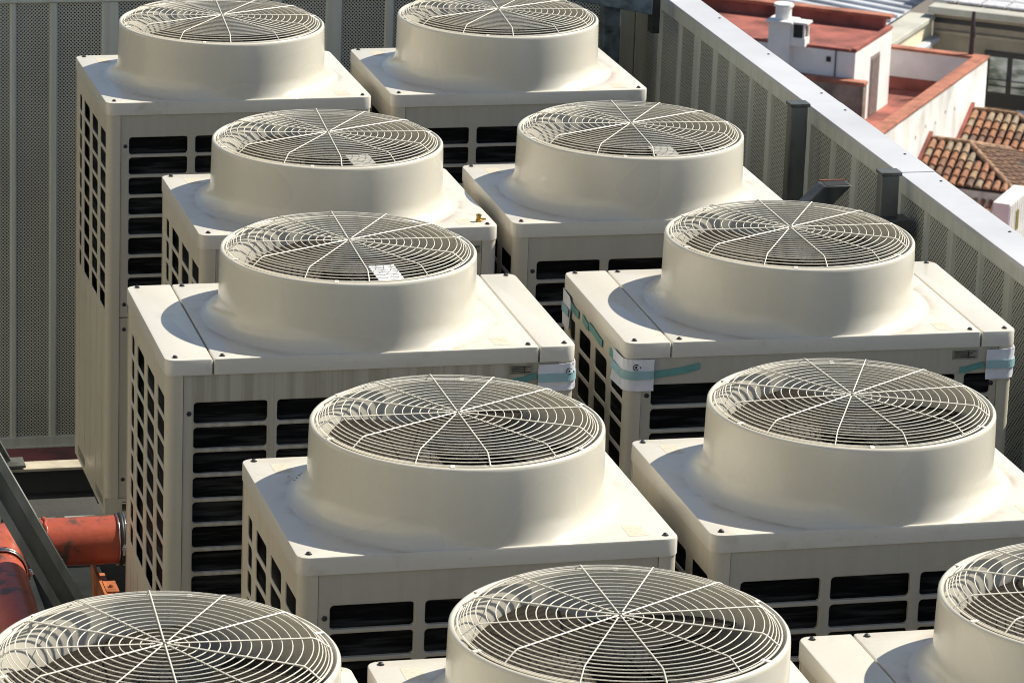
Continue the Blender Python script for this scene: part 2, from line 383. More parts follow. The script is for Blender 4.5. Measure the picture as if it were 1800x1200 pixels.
SHARED = {}
def build_kind(wide):
    W = W2 if wide else W1
    S = {}
    if wide:
        a, b = -W/2+.104*W+.002+.012, W/2-.092*W-.002
        lid, sh = polar(a, b, .006)
        S['side_cover'] = [plate_lid(-W/2, a-.004, .028, .004).mesh('side_cover', M['lid'], 35), plate_lid(b+.004, W/2, .004, .028).mesh('side_cover', M['lid'], 35)]
        lc = (a+.03, b-.03)
    else:
        lid, sh = polar(-W/2, W/2, .028); lc = None
    S['top_cover'] = lid.mesh('top_cover', M['lid'], 35)
    S['fan_shroud'] = sh.mesh('fan_shroud', M['shroud'], 50)
    # front and back panels
    yf = -D/2+.006; xa, xb = -W/2+.050, W/2-.050
    cols = [c for c in cols_for(W)]
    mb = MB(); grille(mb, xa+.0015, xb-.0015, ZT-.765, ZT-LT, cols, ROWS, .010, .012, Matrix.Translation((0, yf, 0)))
    S['front_panel'] = mb.mesh('front_panel', M['frontpanel'])
    mb = MB(); mb.box(xa+.0015, xb-.0015, yf, yf+.01, .052, ZT-.769); S['service_panel'] = mb.mesh('service_panel', M['frontpanel'])
    # side panels
    yl = [(-D/2+.034+.0, -D/2+.034+.137), ]
    yl = [(.034, .170), (.218, .354), (.402, .538), (.586, .645)]
    scols = [(c-D/2, d-D/2) for c, d in yl]
    out = []
    for sgn in (-1, 1):
        # local x of the sheet runs along +-y; front faces outward
        if sgn < 0: mt_ = Matrix.Translation((-W/2+.005, 0, 0)) @ Matrix.Rotation(R(-90), 4, 'Z'); sc = [(-d, -c) for c, d in scols][::-1]
        else: mt_ = Matrix.Translation((W/2-.005, 0, 0)) @ Matrix.Rotation(R(90), 4, 'Z'); sc = scols
        mb = MB(); grille(mb, -D/2+.028, D/2-.028, ZT-.765, ZT-LT, sc, SROWS, .010, .004, mt_)
        mb.add([tuple(mt_ @ Vector(p)) for p in ((-D/2+.028, 0, .05), (D/2-.028, 0, .05), (D/2-.028, 0, ZT-.765), (-D/2+.028, 0, ZT-.765))], [(0, 1, 2, 3)])
        for q in range(5):
            xq = -.26+.13*q; mb.box(xq-.012, xq+.012, -.0012, .002, .07, ZT-.79, mt_)
        out.append(mb.mesh('side_panel', M['panel']))
    S['side_panel'] = out
    mb = MB(); mt_ = Matrix.Translation((0, D/2-.006, 0)) @ Matrix.Rotation(R(180), 4, 'Z')
    grille(mb, -W/2+.028, W/2-.028, ZT-.765, ZT-LT, [(-d, -c) for c, d in cols][::-1], ROWS, .010, .012, mt_, 2)
    mb.add([tuple(mt_ @ Vector(p)) for p in ((-W/2+.028, 0, .05), (W/2-.028, 0, .05), (W/2-.028, 0, ZT-.765), (-W/2+.028, 0, ZT-.765))], [(0, 1, 2, 3)])
    S['back_panel'] = mb.mesh('back_panel', M['panel'])
    # rounded corner posts
    posts = []
    for sx in (-1, 1):
        for sy in (-1, 1):
            r = .024; x0, y0 = W/2-.003, D/2-.003
            pts = [(x0-.047 if sy < 0 else x0-.026, y0)]
            pts += [(x0-r+r*math.cos(R(90-90*q/8)), y0-r+r*math.sin(R(90-90*q/8))) for q in range(9)]
            pts += [(x0, y0-.026), (x0-.004, y0-.026), (x0-.010, y0-.020), (x0-.020, y0-.008), (pts[0][0], y0-.005)]
            pts = [(sx*x, sy*y) for x, y in pts]
            if sx*sy > 0: pts = pts[::-1]
            mb = MB(); mb.prism(pts[::-1] if False else pts[::-1], .05, ZT-LT+.001); posts.append(mb.mesh('corner_post', M['panel'], 40))
    S['corner_post'] = posts
    mb = MB(); mb.box(-W/2+.035, W/2-.035, -D/2+.035, D/2-.035, .06, ZT-.112); S['condenser_coil'] = mb.mesh('condenser_coil', M['coil'])
    mb = MB()
    # dark bulkhead under the lid, open under the fan
    n = 48
    inner = [(.335*math.cos(2*math.pi*i/n), .335*math.sin(2*math.pi*i/n)) for i in range(n)]
    outer = []
    for i in range(n):
        c_, s_ = math.cos(2*math.pi*i/n), math.sin(2*math.pi*i/n); k = min((W/2-.012)/max(abs(c_), 1e-6), (D/2-.012)/max(abs(s_), 1e-6)); outer.append((c_*k, s_*k))
    mb.add([(x, y, ZT-.03) for x, y in inner]+[(x, y, ZT-.03) for x, y in outer], [(i, (i+1) % n, n+(i+1) % n, n+i)[::-1] for i in range(n)])
    S['bulkhead'] = mb.mesh('bulkhead', M['dark'])
    # base frame with slots
    mb = MB()
    for face in range(4):
        L = W/2-.006 if face % 2 == 0 else D/2-.006; off = D/2-.006 if face % 2 == 0 else W/2-.006
        mt_ = Matrix.Rotation(R(90*face), 4, 'Z') @ Matrix.Translation((0, -off, 0))
        grille(mb, -L, L, -.015, .05, [(-L+.06, -L+.24), (L-.24, L-.06)], [(.0, .036)], .004, .03, mt_, 2)
    S['base_frame'] = mb.mesh('base_frame', M['panel'])
    # screws
    sc = []
    px = [-W/2+.030, W/2-.030]+([lc[0]-.004, lc[1]+.004] if lc else [])
    for x in px:
        for y in (-D/2+.026, D/2-.022):
            mb = MB(); mb.lathe([(0, .0062), (.0035, .0058), (.0058, .004), (.0062, 0), (.0085, 0.0)], 14, Matrix.Translation((x, y, ZT+.0003))); sc.append(mb.mesh('screw', M['screw'], 40))
    for x in (-W/2+.067, W/2-.067):
        for z in (ZT-.155, ZT-.72, ZT-.81, .12):
            mb = MB(); mb.lathe([(0, .003), (.004, .0028), (.0068, .001), (.0072, -.001)], 14, Matrix.Translation((x, yf-.0003, z)) @ Matrix.Rotation(R(90), 4, 'X')); sc.append(mb.mesh('screw', M['screw'], 40))
    S['screw'] = sc
    lb = []
    for x0, x1, y0, y1 in ((W1/2-.118, W1/2-.070, -.335, -.262), (-W1/2+.066, -W1/2+.112, .245, .315)):
        if wide and x0 < 0: continue
        mb = MB()
        mb.box(x0, x1, y0, y1, ZT+.0002, ZT+.0005)
        for q in range(5):
            yy = y0+.010+.0115*q; mb.box(x0+.005, x1-.005-.012*(q % 2), yy, yy+.003, ZT+.0005, ZT+.0007)
        lb.append(mb.mesh('warning_label', M['sticker']))
    S['warning_label'] = lb
    return S
GUARD = guard_mesh().mesh('fan_guard', M['guard'], 60)
CLIPS = clip_mesh().mesh('guard_clip', M['guard'])
FAN = fan_mesh().mesh('fan_blades', M['blade'], 50)
hb = MB(); hb.lathe([(0, .062), (.05, .060), (.066, .052), (.072, .035), (.072, -.06), (0, -.06)], 32); HUB = hb.mesh('fan_hub', M['hub'], 40)
hb = MB()
for s in range(3):
    hb.box(.05, .345, -.012, .012, -.085, -.070, Matrix.Rotation(R(20+120*s), 4, 'Z'))
hb.lathe([(0, -.06), (.06, -.06), (.06, -.2), (0, -.2)], 24); MOTOR = hb.mesh('fan_motor', M['hub'], 40)
KIND = {False: build_kind(False), True: build_kind(True)}

def unit(px, py, rz, dz, wide, fanrot, grot, label, name='condenser_unit'):
    t_ = empty(name, (px, py, .42+dz), rz, label, 'air conditioner', 'rooftop air conditioning condenser units')
    S = KIND[wide]
    for key in ('top_cover', 'fan_shroud', 'front_panel', 'service_panel', 'back_panel', 'condenser_coil', 'bulkhead', 'base_frame'):
        o = link(key, S[key], t_)
    for key in ('side_cover', 'side_panel', 'corner_post', 'screw', 'warning_label'):
        for me in S.get(key, []): link(key, me, t_)
    g = link('fan_guard', GUARD, t_, (0, FY, ZT+HS-.001), (0, 0, R(grot)))
    for q in range(6): link('guard_clip', CLIPS, g, (0, 0, 0), (0, 0, R(15+60*q)))
    f = link('fan_blades', FAN, t_, (0, FY, ZT+.085), (0, 0, fanrot)); link('fan_hub', HUB, f)
    link('fan_motor', MOTOR, t_, (0, FY, ZT+.04))
    return t_
def small_plate(t_, x0, x1, z0, z1, yoff=-D/2+.006):
    mb = MB(); mb.box(x0, x1, yoff-.0022, yoff-.0002, z0, z1); o = obj('nameplate', mb, M['nameplate'], t_)
    mb = MB()
    h = z1-z0; w_ = x1-x0
    for q in range(4):
        zz = z1-h*(.16+.2*q); mb.box(x0+w_*.08, x1-w_*(.1+.22*((q*7) % 3)/2), yoff-.0028, yoff-.0022, zz-h*.045, zz+h*.035)
    mb.box(x0+w_*.60, x0+w_*.63, yoff-.0028, yoff-.0022, z0+h*.1, z1-h*.1)
    obj('printed_lines', mb, M['ink'], o)
def wrap(t_, sx, W, zt, zb, fx, sd, sy=-1):
    """white foam sheet folded round a corner: fx on the front, sd along the side"""
    r = .034; x0, y0 = W/2+.0035, D/2+.0035; pts = [(x0-fx, y0)]
    pts += [(x0-r+r*math.cos(R(90-90*q/8)), y0-r+r*math.sin(R(90-90*q/8))) for q in range(9)]
    pts += [(x0, y0-sd)]
    k = len(pts); vs = []
    zz = [zb+(zt-zb)*i/6 for i in range(7)]
    for lay in (0, .002):
        for i, z in enumerate(zz):
            for j, (x, y) in enumerate(pts):
                wob = .0016*math.sin(9*j*.37+z*60)+(.004 if (j in (0, k-1) and i in (0, 6)) else 0)
                nx, ny = (0, 1) if j == 0 else ((1, 0) if j == k-1 else (math.cos(R(90-90*(j-1)/8)), math.sin(R(90-90*(j-1)/8))))
                zz_ = z-(.018*(1-math.cos((k-1-j)/1.0)) if False else 0)
                vs.append((sx*(x+nx*(wob-lay)), sy*(y+ny*(wob-lay)), zz_))
    mb = MB(); fs = []
    n1 = 7*k
    for i in range(6):
        for j in range(k-1):
            q = (i*k+j, i*k+j+1, (i+1)*k+j+1, (i+1)*k+j); fs.append(q); fs.append(tuple(n1+v for v in q[::-1]))
    for j in range(k-1): fs.append((j, n1+j, n1+j+1, j+1)); fs.append((6*k+j, 6*k+j+1, n1+6*k+j+1, n1+6*k+j))
    for i in range(6): fs.append((i*k, (i+1)*k, n1+(i+1)*k, n1+i*k)); fs.append((i*k+k-1, n1+i*k+k-1, n1+(i+1)*k+k-1, (i+1)*k+k-1))
    mb.add(vs, fs); w_ = obj('foam_corner_wrap', mb, M['wrap'], t_, 50)
    # band of tape round the wrap
    zc = zt-(zt-zb)*.50; mb = MB(); vs = []
    P2 = pts
    for lay in (0.0015, .0028):
        for z in (-.012, .012):
            for j, (x, y) in enumerate(P2):
                nx, ny = (0, 1) if j == 0 else ((1, 0) if j == k-1 else (math.cos(R(90-90*(j-1)/8)), math.sin(R(90-90*(j-1)/8))))
                f = (j == 0)*1.0
                vs.append((sx*(x+nx*(lay+.0012)), sy*(y+ny*(lay+.0012)), zc+z))
    fs = []
    for j in range(k-1):
        a, b, c_, d_ = j, k+j, 2*k+j, 3*k+j
        fs += [(c_, c_+1, d_+1, d_), (a, b, b+1, a+1), (b, d_, d_+1, b+1), (a, a+1, c_+1, c_)]
    mb.add(vs, fs); obj('tape_band', mb, M['tapewhite'], w_)
    return w_
def mark(w_, sx, W, zt, x):
    """the little printed handling mark near the top of the foam"""
    y = -D/2-.0058; mb = MB(); cx = sx*(W/2-x); s = .0085; z = zt-.022
    mb.tube([(cx+s*math.cos(R(45+q*360/12))*1.0, y, z+s*math.sin(R(45+q*360/12))) for q in range(10)], .0013, 5)
    mb.box(cx-.0022, cx+.0022, y-.001, y+.001, z-.003, z+.003); mb.box(cx+s*1.25, cx+s*1.6, y-.001, y+.001, z-.003, z+.002)
    obj('printed_mark', mb, M['ink'], w_)
def tape(t_, x0, x1, z, h, slope=0, face='front', W=W2, wav=.0015):
    mb = MB(); n = 8; vs = []
    for lay in (0, .0012):
        for i in range(n+1):
            f = i/n; s = x0+(x1-x0)*f; zz = z+slope*f+wav*math.sin(5*f+x0*9)
            for q in (-h/2, h/2):
                if face == 'front': vs.append((s, -D/2+.003-lay-.0012*abs(math.sin(7*f)), zz+q))
                else: vs.append((-W/2-.0005+.003-lay-.0014*abs(math.sin(9*f)), s, zz+q))
    o_ = 2*(n+1); fs = []
    for i in range(n):
        a = 2*i; fs += [(a, a+1, a+3, a+2), (o_+a, o_+a+2, o_+a+3, o_+a+1), (a, a+2, o_+a+2, o_+a), (a+1, o_+a+1, o_+a+3, a+3)]
    mb.add(vs, fs); obj('tape_strip', mb, M['tape'], t_)
def glint_plate(t_, m_, z=.050):  # pale plate painted as the sun and sky glint in the fan
    mb = MB(); mb.box(.052, .126, -.175, -.015, ZT+HS-z, ZT+HS-z+.003); obj('glint_plate', mb, M[m_], t_, bevel=.001)

UA = unit(1.5321, 4.0055, .0104, -.002, False, .3, -5.5, 'back left unit, its tall beige side and back corner against the rear perforated fence')
UB = unit(2.5392, 4.0339, .0023, -.003, False, 1.0, -5, 'back row unit on the right, standing before the fence corner with the blue-grey beam')
UC = unit(1.5700, 2.3130, .0046, -.007, False, .75, -4.5, 'unit with a small brass fitting on its lid, directly behind the streaked wide unit')
UD = unit(2.5512, 2.3147, -.0057, -.002, False, .2, -3, 'second row unit on the right, with brown water stain around its fan collar, no tape')
UE = unit(1.3725, 1.0390, -.0032, .002, True, .5, -2, 'wide unit with rain-streaked front and one taped foam wrap on its right front corner')
UF = unit(2.6623, 1.0144, -.0150, .006, True, .9, 1, 'wide unit with several foam-wrapped corners and teal tape along its left side')
UG = unit(1.3185, -.5269, .0072, .002, False, 1.2, -.5, 'unit with dark smudges on its lid, directly in front of the rain-streaked wide unit')
UH = unit(2.3296, -.5204, .0036, .003, False, .6, 4.5, 'clean narrow unit in front of the wide unit with teal tape')
UI = unit(.374, -1.9324, 0, 0, False, .1, -3, 'front left unit, only its round fan guard showing, nearest the red pipe')
UJ = unit(1.3400, -1.9249, 0, .004, False, .8, 1, 'front middle unit, only its fan guard showing between two neighbours at the bottom')
UK = unit(2.4402, -1.9054, .0015, -.003, True, .4, 0, 'wide unit cut off at the bottom right corner of the view')
for ch_ in UE.children:
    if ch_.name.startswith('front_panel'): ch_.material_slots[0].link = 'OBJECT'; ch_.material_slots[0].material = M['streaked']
glint_plate(UE, 'whiteglint'); glint_plate(UC, 'greyglint'); glint_plate(UD, 'greyglint', .052)
# nameplates, wraps, tape
small_plate(UE, W2/2-.188, W2/2-.122, ZT-.079, ZT-.053); small_plate(UF, W2/2-.188, W2/2-.112, ZT-.081, ZT-.054)
small_plate(UC, W1/2-.098, W1/2-.056, ZT-.085, ZT-.060)
w_ = wrap(UE, 1, W2, ZT-.050, ZT-.128, .112, .14); mark(w_, 1, W2, ZT-.050, .020)
tape(UE, W2/2-.180, W2/2-.112, ZT-.098, .018, .012)
w_ = wrap(UF, -1, W2, ZT-.047, ZT-.138, .086, .13); mark(w_, -1, W2, ZT-.047, .030)
wrap(UF, 1, W2, ZT-.052, ZT-.140, .092, .10); wrap(UF, -1, W2, ZT-.045, ZT-.150, .08, .11, 1)
tape(UF, -W2/2+.086, -W2/2+.215, ZT-.096, .020, .022)
tape(UF, W2/2-.165, W2/2-.092, ZT-.112, .018, .012)
for y0, y1 in ((.262, .170), (.130, .055), (.050, -.105), (-.185, -.240)): tape(UF, y0, y1, ZT-.073, .022, -.006, 'side', W2, .002)
# brass fitting lying on the lid of UC
bf = MB(); bf.lathe([(0, 0), (.0095, 0), (.0095, .006), (.0075, .007), (.0075, .017), (.0088, .018), (.0088, .022), (.005, .022), (.005, .012), (0, .012)], 12)
bf.tube([(.006, 0, .007), (.022, .002, .006)], .0035, 8)
o = obj('brass_fitting', bf, M['brass'], None, 40, loc=(1.57+W1/2-.048, 2.313-D/2+.062, 1.8935)); tag(o, 'small brass pipe fitting standing on the front right corner of a lid', 'fitting')
# smudges on UG lid: thin dried-mud flakes
mb = MB()
for cx, cy, s in ((-.352, .20, .010), (-.343, .222, .006), (-.335, .232, .005), (-.362, .185, .005), (-.32, .245, .004), (-.372, .215, .004)):
    n = 9; mb.add([(cx, cy, ZT+.0012)]+[(cx+s*random.uniform(.5, 1.1)*math.cos(2*math.pi*q/n), cy+s*random.uniform(.5, 1.1)*math.sin(2*math.pi*q/n), ZT+.0003) for q in range(n)], [(0, 1+q, 1+(q+1) % n) for q in range(n)])
obj('dried_mud', mb, mat('dried_mud', (.11, .075, .05), .9), UG)

# ------------------------------------------------------------------ roof deck, beams
def struct(o): return tag(o, kind='structure')
mdeck, t, b = nodes('deck_screed')
n = noise(t, 1.6, detail=8); rp = ramp(t, [(.3, (.030, .031, .030)), (.7, (.070, .070, .063))]); t.links.new(n.outputs[0], rp.inputs[0]); t.links.new(rp.outputs[0], b.inputs['Base Color']); b.inputs['Roughness'].default_value = .8; bump(t, b, noise(t, 40).outputs[0], .3)
mb = MB(); mb.box(-14, 3.62, -16, 5.20, -.3, 0); struct(obj('roof_deck', mb, mdeck))
mb = MB(); mb.box(-14, 3.62, 5.204, 5.62, -.3, .012); struct(obj('red_waterproofed_deck', mb, mat('red_deck_coating', (.022, .005, .005), .95, 0, .3, 4, bmp=.2, spec=.1)))
mb = MB(); mb.box(-14, 3.62, -16, 5.62, -32, -.31); struct(obj('building_wall', mb, mat('hotel_render', (.5, .45, .38), .8, 0, .1)))
G = 'support beams under the condenser units'
def beam(x0, x1, y, label, zt=.402, h=.12, name='support_beam', fl=.10):
    r_ = empty(name, ((x0+x1)/2, y, 0), 0, label, 'beam', G); L = (x1-x0)/2
    mb = MB(); mb.box(-L, L, -fl/2, fl/2, zt-.012, zt); obj('top_flange', mb, M['beam'], r_, bevel=.002)
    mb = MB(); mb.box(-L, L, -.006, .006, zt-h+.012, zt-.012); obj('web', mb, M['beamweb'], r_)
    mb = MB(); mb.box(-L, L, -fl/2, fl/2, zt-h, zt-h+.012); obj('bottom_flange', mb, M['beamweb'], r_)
    for x in (-L+.35, 0, L-.35):
        mb = MB(); mb.box(x-.04, x+.04, -.04, .04, .01, zt-h); mb.box(x-.08, x+.08, -.08, .08, 0.0005, .01); obj('leg', mb, M['beamweb'], r_)
beam(.50, 3.30, 4.425, 'cream topped steel beam behind the back row, its bare end showing at the far left', .338, .12, fl=.088)
beam(1.12, 3.10, 4.17, 'steel beam under the rear feet of the back row of units')
beam(1.12, 3.10, 3.72, 'steel beam under the front of the back row of units')
for yy, xa, rw in ((2.313, 1.12, 'second row'), (1.03, .84, 'row of wide units'), (-.525, .88, 'fourth row'), (-1.93, -.05, 'front row')):
    for q, side in ((.24, 'rear'), (-.24, 'front')): beam(xa, 3.15, yy+q, 'steel beam carrying the %s feet of the units in the %s' % (side, rw))
nb = empty('bounce_building', (-8.5, 0, 0), 0, 'tall cream rendered building added unseen left of the roof deck to bounce warm light', 'building')  # unseen building added to throw warm bounce light onto the casings
mb = MB(); mb.box(-6, 0, -14, 9, 0.003, 9.5); obj('wall', mb, mat('bounce_warm_render', (.62, .57, .44), .85, 0, .06, .6), nb)
mb = MB(); mb.box(-6.1, .12, -14.1, 9.1, 9.5, 9.8); obj('roof', mb, mat('bounce_roof_slab', (.4, .36, .3), .85), nb)
for k in range(5):
    mb = MB(); mb.box(-.02, .03, -12+4*k, -10.6+4*k, 4.2, 6.4); w_ = obj('window', mb, M['beam'], nb); mb = MB(); mb.box(.03, .035, -11.9+4*k, -10.7+4*k, 4.3, 6.3); obj('pane', mb, M['dark'], w_)  # windows of the added bounce building
# metal plates on the deck (visible at lower left)
MP = mat('zinc_plate', (.40, .41, .36), .42, .25, .2, 4); MPL = mat('bright_zinc_plate', (.34, .37, .35), .4, .1, .1, 6)
def plate(x0, x1, y0, y1, label, m_=MP, z=.004, tilt=0):
    mb = MB(); mb.box(-(x1-x0)/2, (x1-x0)/2, -(y1-y0)/2, (y1-y0)/2, 0, .005)
    mb.lathe([(0, .0085), (.006, .008), (.008, .005)], 10, Matrix.Translation(((x1-x0)/2-.03, (y1-y0)/2-.03, 0)))
    mb.lathe([(0, .0085), (.006, .008), (.008, .005)], 10, Matrix.Translation((-(x1-x0)/2+.03, -(y1-y0)/2+.03, 0)))
    o = obj('metal_plate', mb, m_, None, loc=((x0+x1)/2, (y0+y1)/2, z), rot=(tilt, 0, 0), bevel=.001); tag(o, label, 'metal plate', 'metal plates lying on the deck')
plate(1.085, 1.205, 4.62, 4.76, 'bright bare metal plate on the deck behind the red pipe, nearest the beige unit foot', MPL, .006)
plate(.92, 1.05, 4.45, 4.76, 'dull grey metal plate left of the bright one, behind the red pipe')
plate(.60, .885, 3.45, 4.20, 'wide grey-green metal plate in the shade below the red pipe, left of the upright seam')
plate(.92, 1.14, 3.45, 4.20, 'grey-green metal plate below the red pipe, right of the seam and beside the orange bracket')
# ------------------------------------------------------------------ steel braces left
def rect_tube(name, p0, p1, w_, h_, mtl, label, group=None, lip=0.008, cat='steel brace', up=(0, 1, 0), foot=False):
    p0, p1 = Vector(p0), Vector(p1); d_ = (p1-p0); L = d_.length; d_.normalize(); y = Vector(up); x = y.cross(d_).normalized(); y = d_.cross(x).normalized()
    mt_ = Matrix(((x.x, y.x, d_.x, p0.x), (x.y, y.y, d_.y, p0.y), (x.z, y.z, d_.z, p0.z), (0, 0, 0, 1)))
    mb = MB(); a, b_ = w_/2, h_/2; t_ = .006
    # C channel profile opening towards -y side of the section
    poly = [(-a, -b_), (-a+lip, -b_), (-a+lip, -b_+t_), (-a+t_, -b_+t_), (-a+t_, b_-t_), (a-t_, b_-t_), (a-t_, -b_+t_), (a-lip, -b_+t_), (a-lip, -b_), (a, -b_), (a, b_), (-a, b_)]
    n = len(poly); vs = [mt_ @ Vector((px, py, 0)) for px, py in poly]+[mt_ @ Vector((px, py, L)) for px, py in poly]
    mb.add(vs, [tuple(range(n)), tuple(range(2*n-1, n-1, -1))]+[(i, n+i, n+(i+1) % n, (i+1) % n) for i in range(n)])
    o = obj(name, mb, mtl); tag(o, label, cat, group)
    if foot:
        mb = MB(); mb.box(p0.x-.09, p0.x+.09, p0.y-.05, p0.y+.05, p0.z-.003, p0.z+.006); obj('foot_plate', mb, mtl, o)
    return o
rect_tube('steel_brace', (.800, 4.425, .348), (.16, 4.425, 1.55), .085, .06, mat('brace_pale', (.26, .27, .25), .4, .5, .3, 6), 'pale grey diagonal channel landing on the cream beam at the far left', 'diagonal steel braces at the left', .02, foot=True)
# joint strip
rect_tube('steel_brace', (.74, .60, .86), (.10, .60, 2.05), .082, .06, M['channel'], 'dark grey diagonal channel crossing in front of the red pipe', 'diagonal steel braces at the left', .022)
# ------------------------------------------------------------------ red pipe
rp_ = empty('red_pipe', (.47, 1.6, 0), 0, 'thick red painted steel pipe with an elbow and clamp rings, at the left edge', 'pipe')
def pp(pts): return [(x-.47, y-1.6, z) for x, y, z in pts]
zc = 1.043; pr = .0725
mb = MB()
el = [(.55-.11*math.sin(R(a)), 1.65-.11+.11*math.cos(R(a)), zc) for a in range(0, 91, 9)]
mb.tube(pp([(.60, 1.65, zc)]+el+[(.44, 1.44, zc)]), pr, 40); obj('elbow', mb, M['redpipe'], rp_, 40)
mb = MB(); mb.tube(pp([(.60, 1.65, zc), (.826, 1.65, zc)]), pr, 40); obj('pipe_run', mb, M['redpipe'], rp_, 40)
mb = MB()
pts = [(.600+.0025*math.sin(i*1.7), 1.65+(pr+.001)*math.cos(2*math.pi*i/44), zc+(pr+.001)*math.sin(2*math.pi*i/44)) for i in range(44)]
mb.tube(pp(pts), [.0045+.0015*random.random() for _ in range(44)], 7, closed=True); obj('weld_seam', mb, M['redpipe'], rp_, 60)
mb = MB(); mb.tube(pp([(.44, 1.44, zc), (.44, .95, zc-.02), (.44, .86, zc-.05), (.44, .80, zc-.12), (.44, .78, zc-.22), (.44, .78, .05)]), pr*.985, 40); obj('pipe_run', mb, M['redpipe'], rp_, 40)
def clampring(cx, cy, ax, name='clamp_ring'):
    mb = MB()
    def ringpts(r, o_): return [((cx+o_) if ax == 'x' else cx+r*math.cos(2*math.pi*i/40), cy+r*math.cos(2*math.pi*i/40) if ax == 'x' else cy+o_, zc+r*math.sin(2*math.pi*i/40)) for i in range(40)]
    mb.tube(pp(ringpts(pr+.003, 0)), .006, 8, closed=True); o = obj(name, mb, M['rubber'], rp_, 60)
    mb = MB(); mb.tube(pp(ringpts(pr+.005, .010)), .0026, 8, closed=True); mb.tube(pp(ringpts(pr+.005, -.010)), .002, 8, closed=True)
    bx, by = (cx, cy-pr-.012) if ax == 'x' else (cx+pr+.013, cy)
    mb.tube(pp([(bx, by, zc-.02), (bx, by, zc+.012)]), .0045, 8); mb.tube(pp([(bx+.002, by, zc-.004), (bx+.002, by, zc+.006)]), .009, 6)
    obj('clamp_bolt', mb, M['chrome'], o, 60)
clampring(.44, 1.40, 'y'); clampring(.826, 1.65, 'x')
mb = MB(); mb.tube(pp([(.826, 1.65, zc), (.87, 1.65, zc), (.93, 1.65, zc), (1.0, 1.65, zc-.04), (1.03, 1.65, zc-.12), (1.03, 1.65, .05)]), pr*.96, 32); obj('flexible_sleeve', mb, M['rubber'], rp_, 40)
bk = MB(); bk.box(.748, .757, 1.16, 1.72, .905, .955); bk.box(.757, .790, 1.16, 1.72, .905, .912); ob = obj('orange_bracket', bk, M['orange']); tag(ob, 'orange primed steel angle bracket under the red pipe beside the wide unit', 'bracket')
bk = MB(); bk.box(.757, .794, 1.44, 1.53, .951, .957); bk.lathe([(0, .965), (.006, .964), (.008, .957)], 10, Matrix.Translation((.776, 1.48, 0))); obj('tab', bk, M['orange'], ob)
bk = MB(); bk.box(.757, .794, 1.22, 1.28, .951, .957); obj('tab', bk, M['orange'], ob)
bk = MB(); bk.box(.750, .780, 1.66, 1.70, 0, .905); obj('post', bk, M['orange'], ob)

# ------------------------------------------------------------------ perforated fences
FZ = 1.9
def omega(mb, a, w_, z0, z1, axis, base, sgn=-1, dep=.010):
    """hat-section bar: a is its centre along the fence"""
    pts = [(-w_/2-.006, 0), (-w_/2, dep), (w_/2, dep), (w_/2+.006, 0)]
    vs = []
    for z in (z0, z1):
        for s, dd in pts:
            vs.append((a+s, base+sgn*dd, z) if axis == 'x' else (base+sgn*dd, a+s, z))
    f = [(0, 1, 5, 4), (1, 2, 6, 5), (2, 3, 7, 6), (4, 5, 6, 7), (3, 2, 1, 0)]
    mb.add(vs, f)
YR = 5.40
rf = empty('perforated_fence', (0, YR, 0), 0, 'rear fence of perforated grey-green metal sheets behind the back row of units', 'fence', 'perforated metal fences')
mb = MB(); mb.box(-6, 3.5, 0, .004, .10, FZ-.02); obj('perforated_sheet', mb, M['perfX'], rf)
bars = [(1.345, .056), (.971, .015), (1.126, .020), (2.223, .056), (2.445, .026), (1.780, .056), (1.56, .022), (2.0, .022), (2.665, .056), (2.88, .024), (3.10, .056)]
bars += [(.90-.155*k-.05, .056 if k % 3 == 0 else .022) for k in range(1, 40)]
for a, w_ in bars:
    mb = MB(); omega(mb, a, w_, .112, FZ-.03, 'x', 0); 
    mb.lathe([(0, .0015), (.004, .001), (.005, 0)], 8, Matrix.Translation((a, -.0103, .35)) @ Matrix.Rotation(R(90), 4, 'X')); mb.lathe([(0, .0015), (.004, .001), (.005, 0)], 8, Matrix.Translation((a, -.0103, 1.0)) @ Matrix.Rotation(R(90), 4, 'X'))
    obj('bar', mb, M['fencebar'], rf)
mb = MB(); mb.box(-6, 3.5, -.014, .0, .080, .125); mb.box(-6, 3.5, -.020, -.014, .080, .088); obj('bottom_rail', mb, M['fencebar'], rf, bevel=.002)
mb = MB(); mb.box(-6, 3.5, -.016, .03, FZ-.028, FZ+.008); obj('top_rail', mb, M['fencebar'], rf, bevel=.003)
mb = MB(); mb.box(3.365, 3.445, -.010, 0, .13, FZ-.028); mb.box(3.448, 3.497, -.018, 0, .13, FZ-.028); obj('corner_panel', mb, M['tan'], rf, bevel=.003)

XR = 3.5
sf = empty('perforated_fence', (XR, 0, 0), 0, 'right fence of perforated metal with bright white cap, running towards the tiled roofs', 'fence', 'perforated metal fences')
mb = MB(); mb.box(0, .004, -9, 5.396, .10, FZ-.03); obj('perforated_sheet', mb, M['perfY'], sf)
ys = [(5.20, .022), (4.930, .022), (4.700, .050), (4.465, .024), (4.250, .050), (4.005, .024), (3.775, .050), (3.335, .075), (3.065, .024), (2.832, .050), (2.395, .085), (2.118, .024), (1.888, .050), (1.628, .026), (1.388, .050)]
for k in range(40):
    ys.append((1.388-.235*(k+1), .024 if k % 2 == 0 else .050))
for a, w_ in ys:
    mb = MB(); omega(mb, a, w_, .112, FZ-.045, 'y', 0); obj('bar', mb, M['sidebar'], sf)
mb = MB(); mb.box(-.014, 0, -9, 5.38, .080, .125); obj('bottom_rail', mb, M['fencebar'], sf, bevel=.002)
mb = MB(); mb.box(-.013, 0.0, -9, 5.38, FZ-.048, FZ-.004); obj('top_rail', mb, M['fencebar'], sf, bevel=.002)
CS = [(5.46, 3.345), (3.340, 2.375), (2.370, -1.2), (-1.205, -9)]
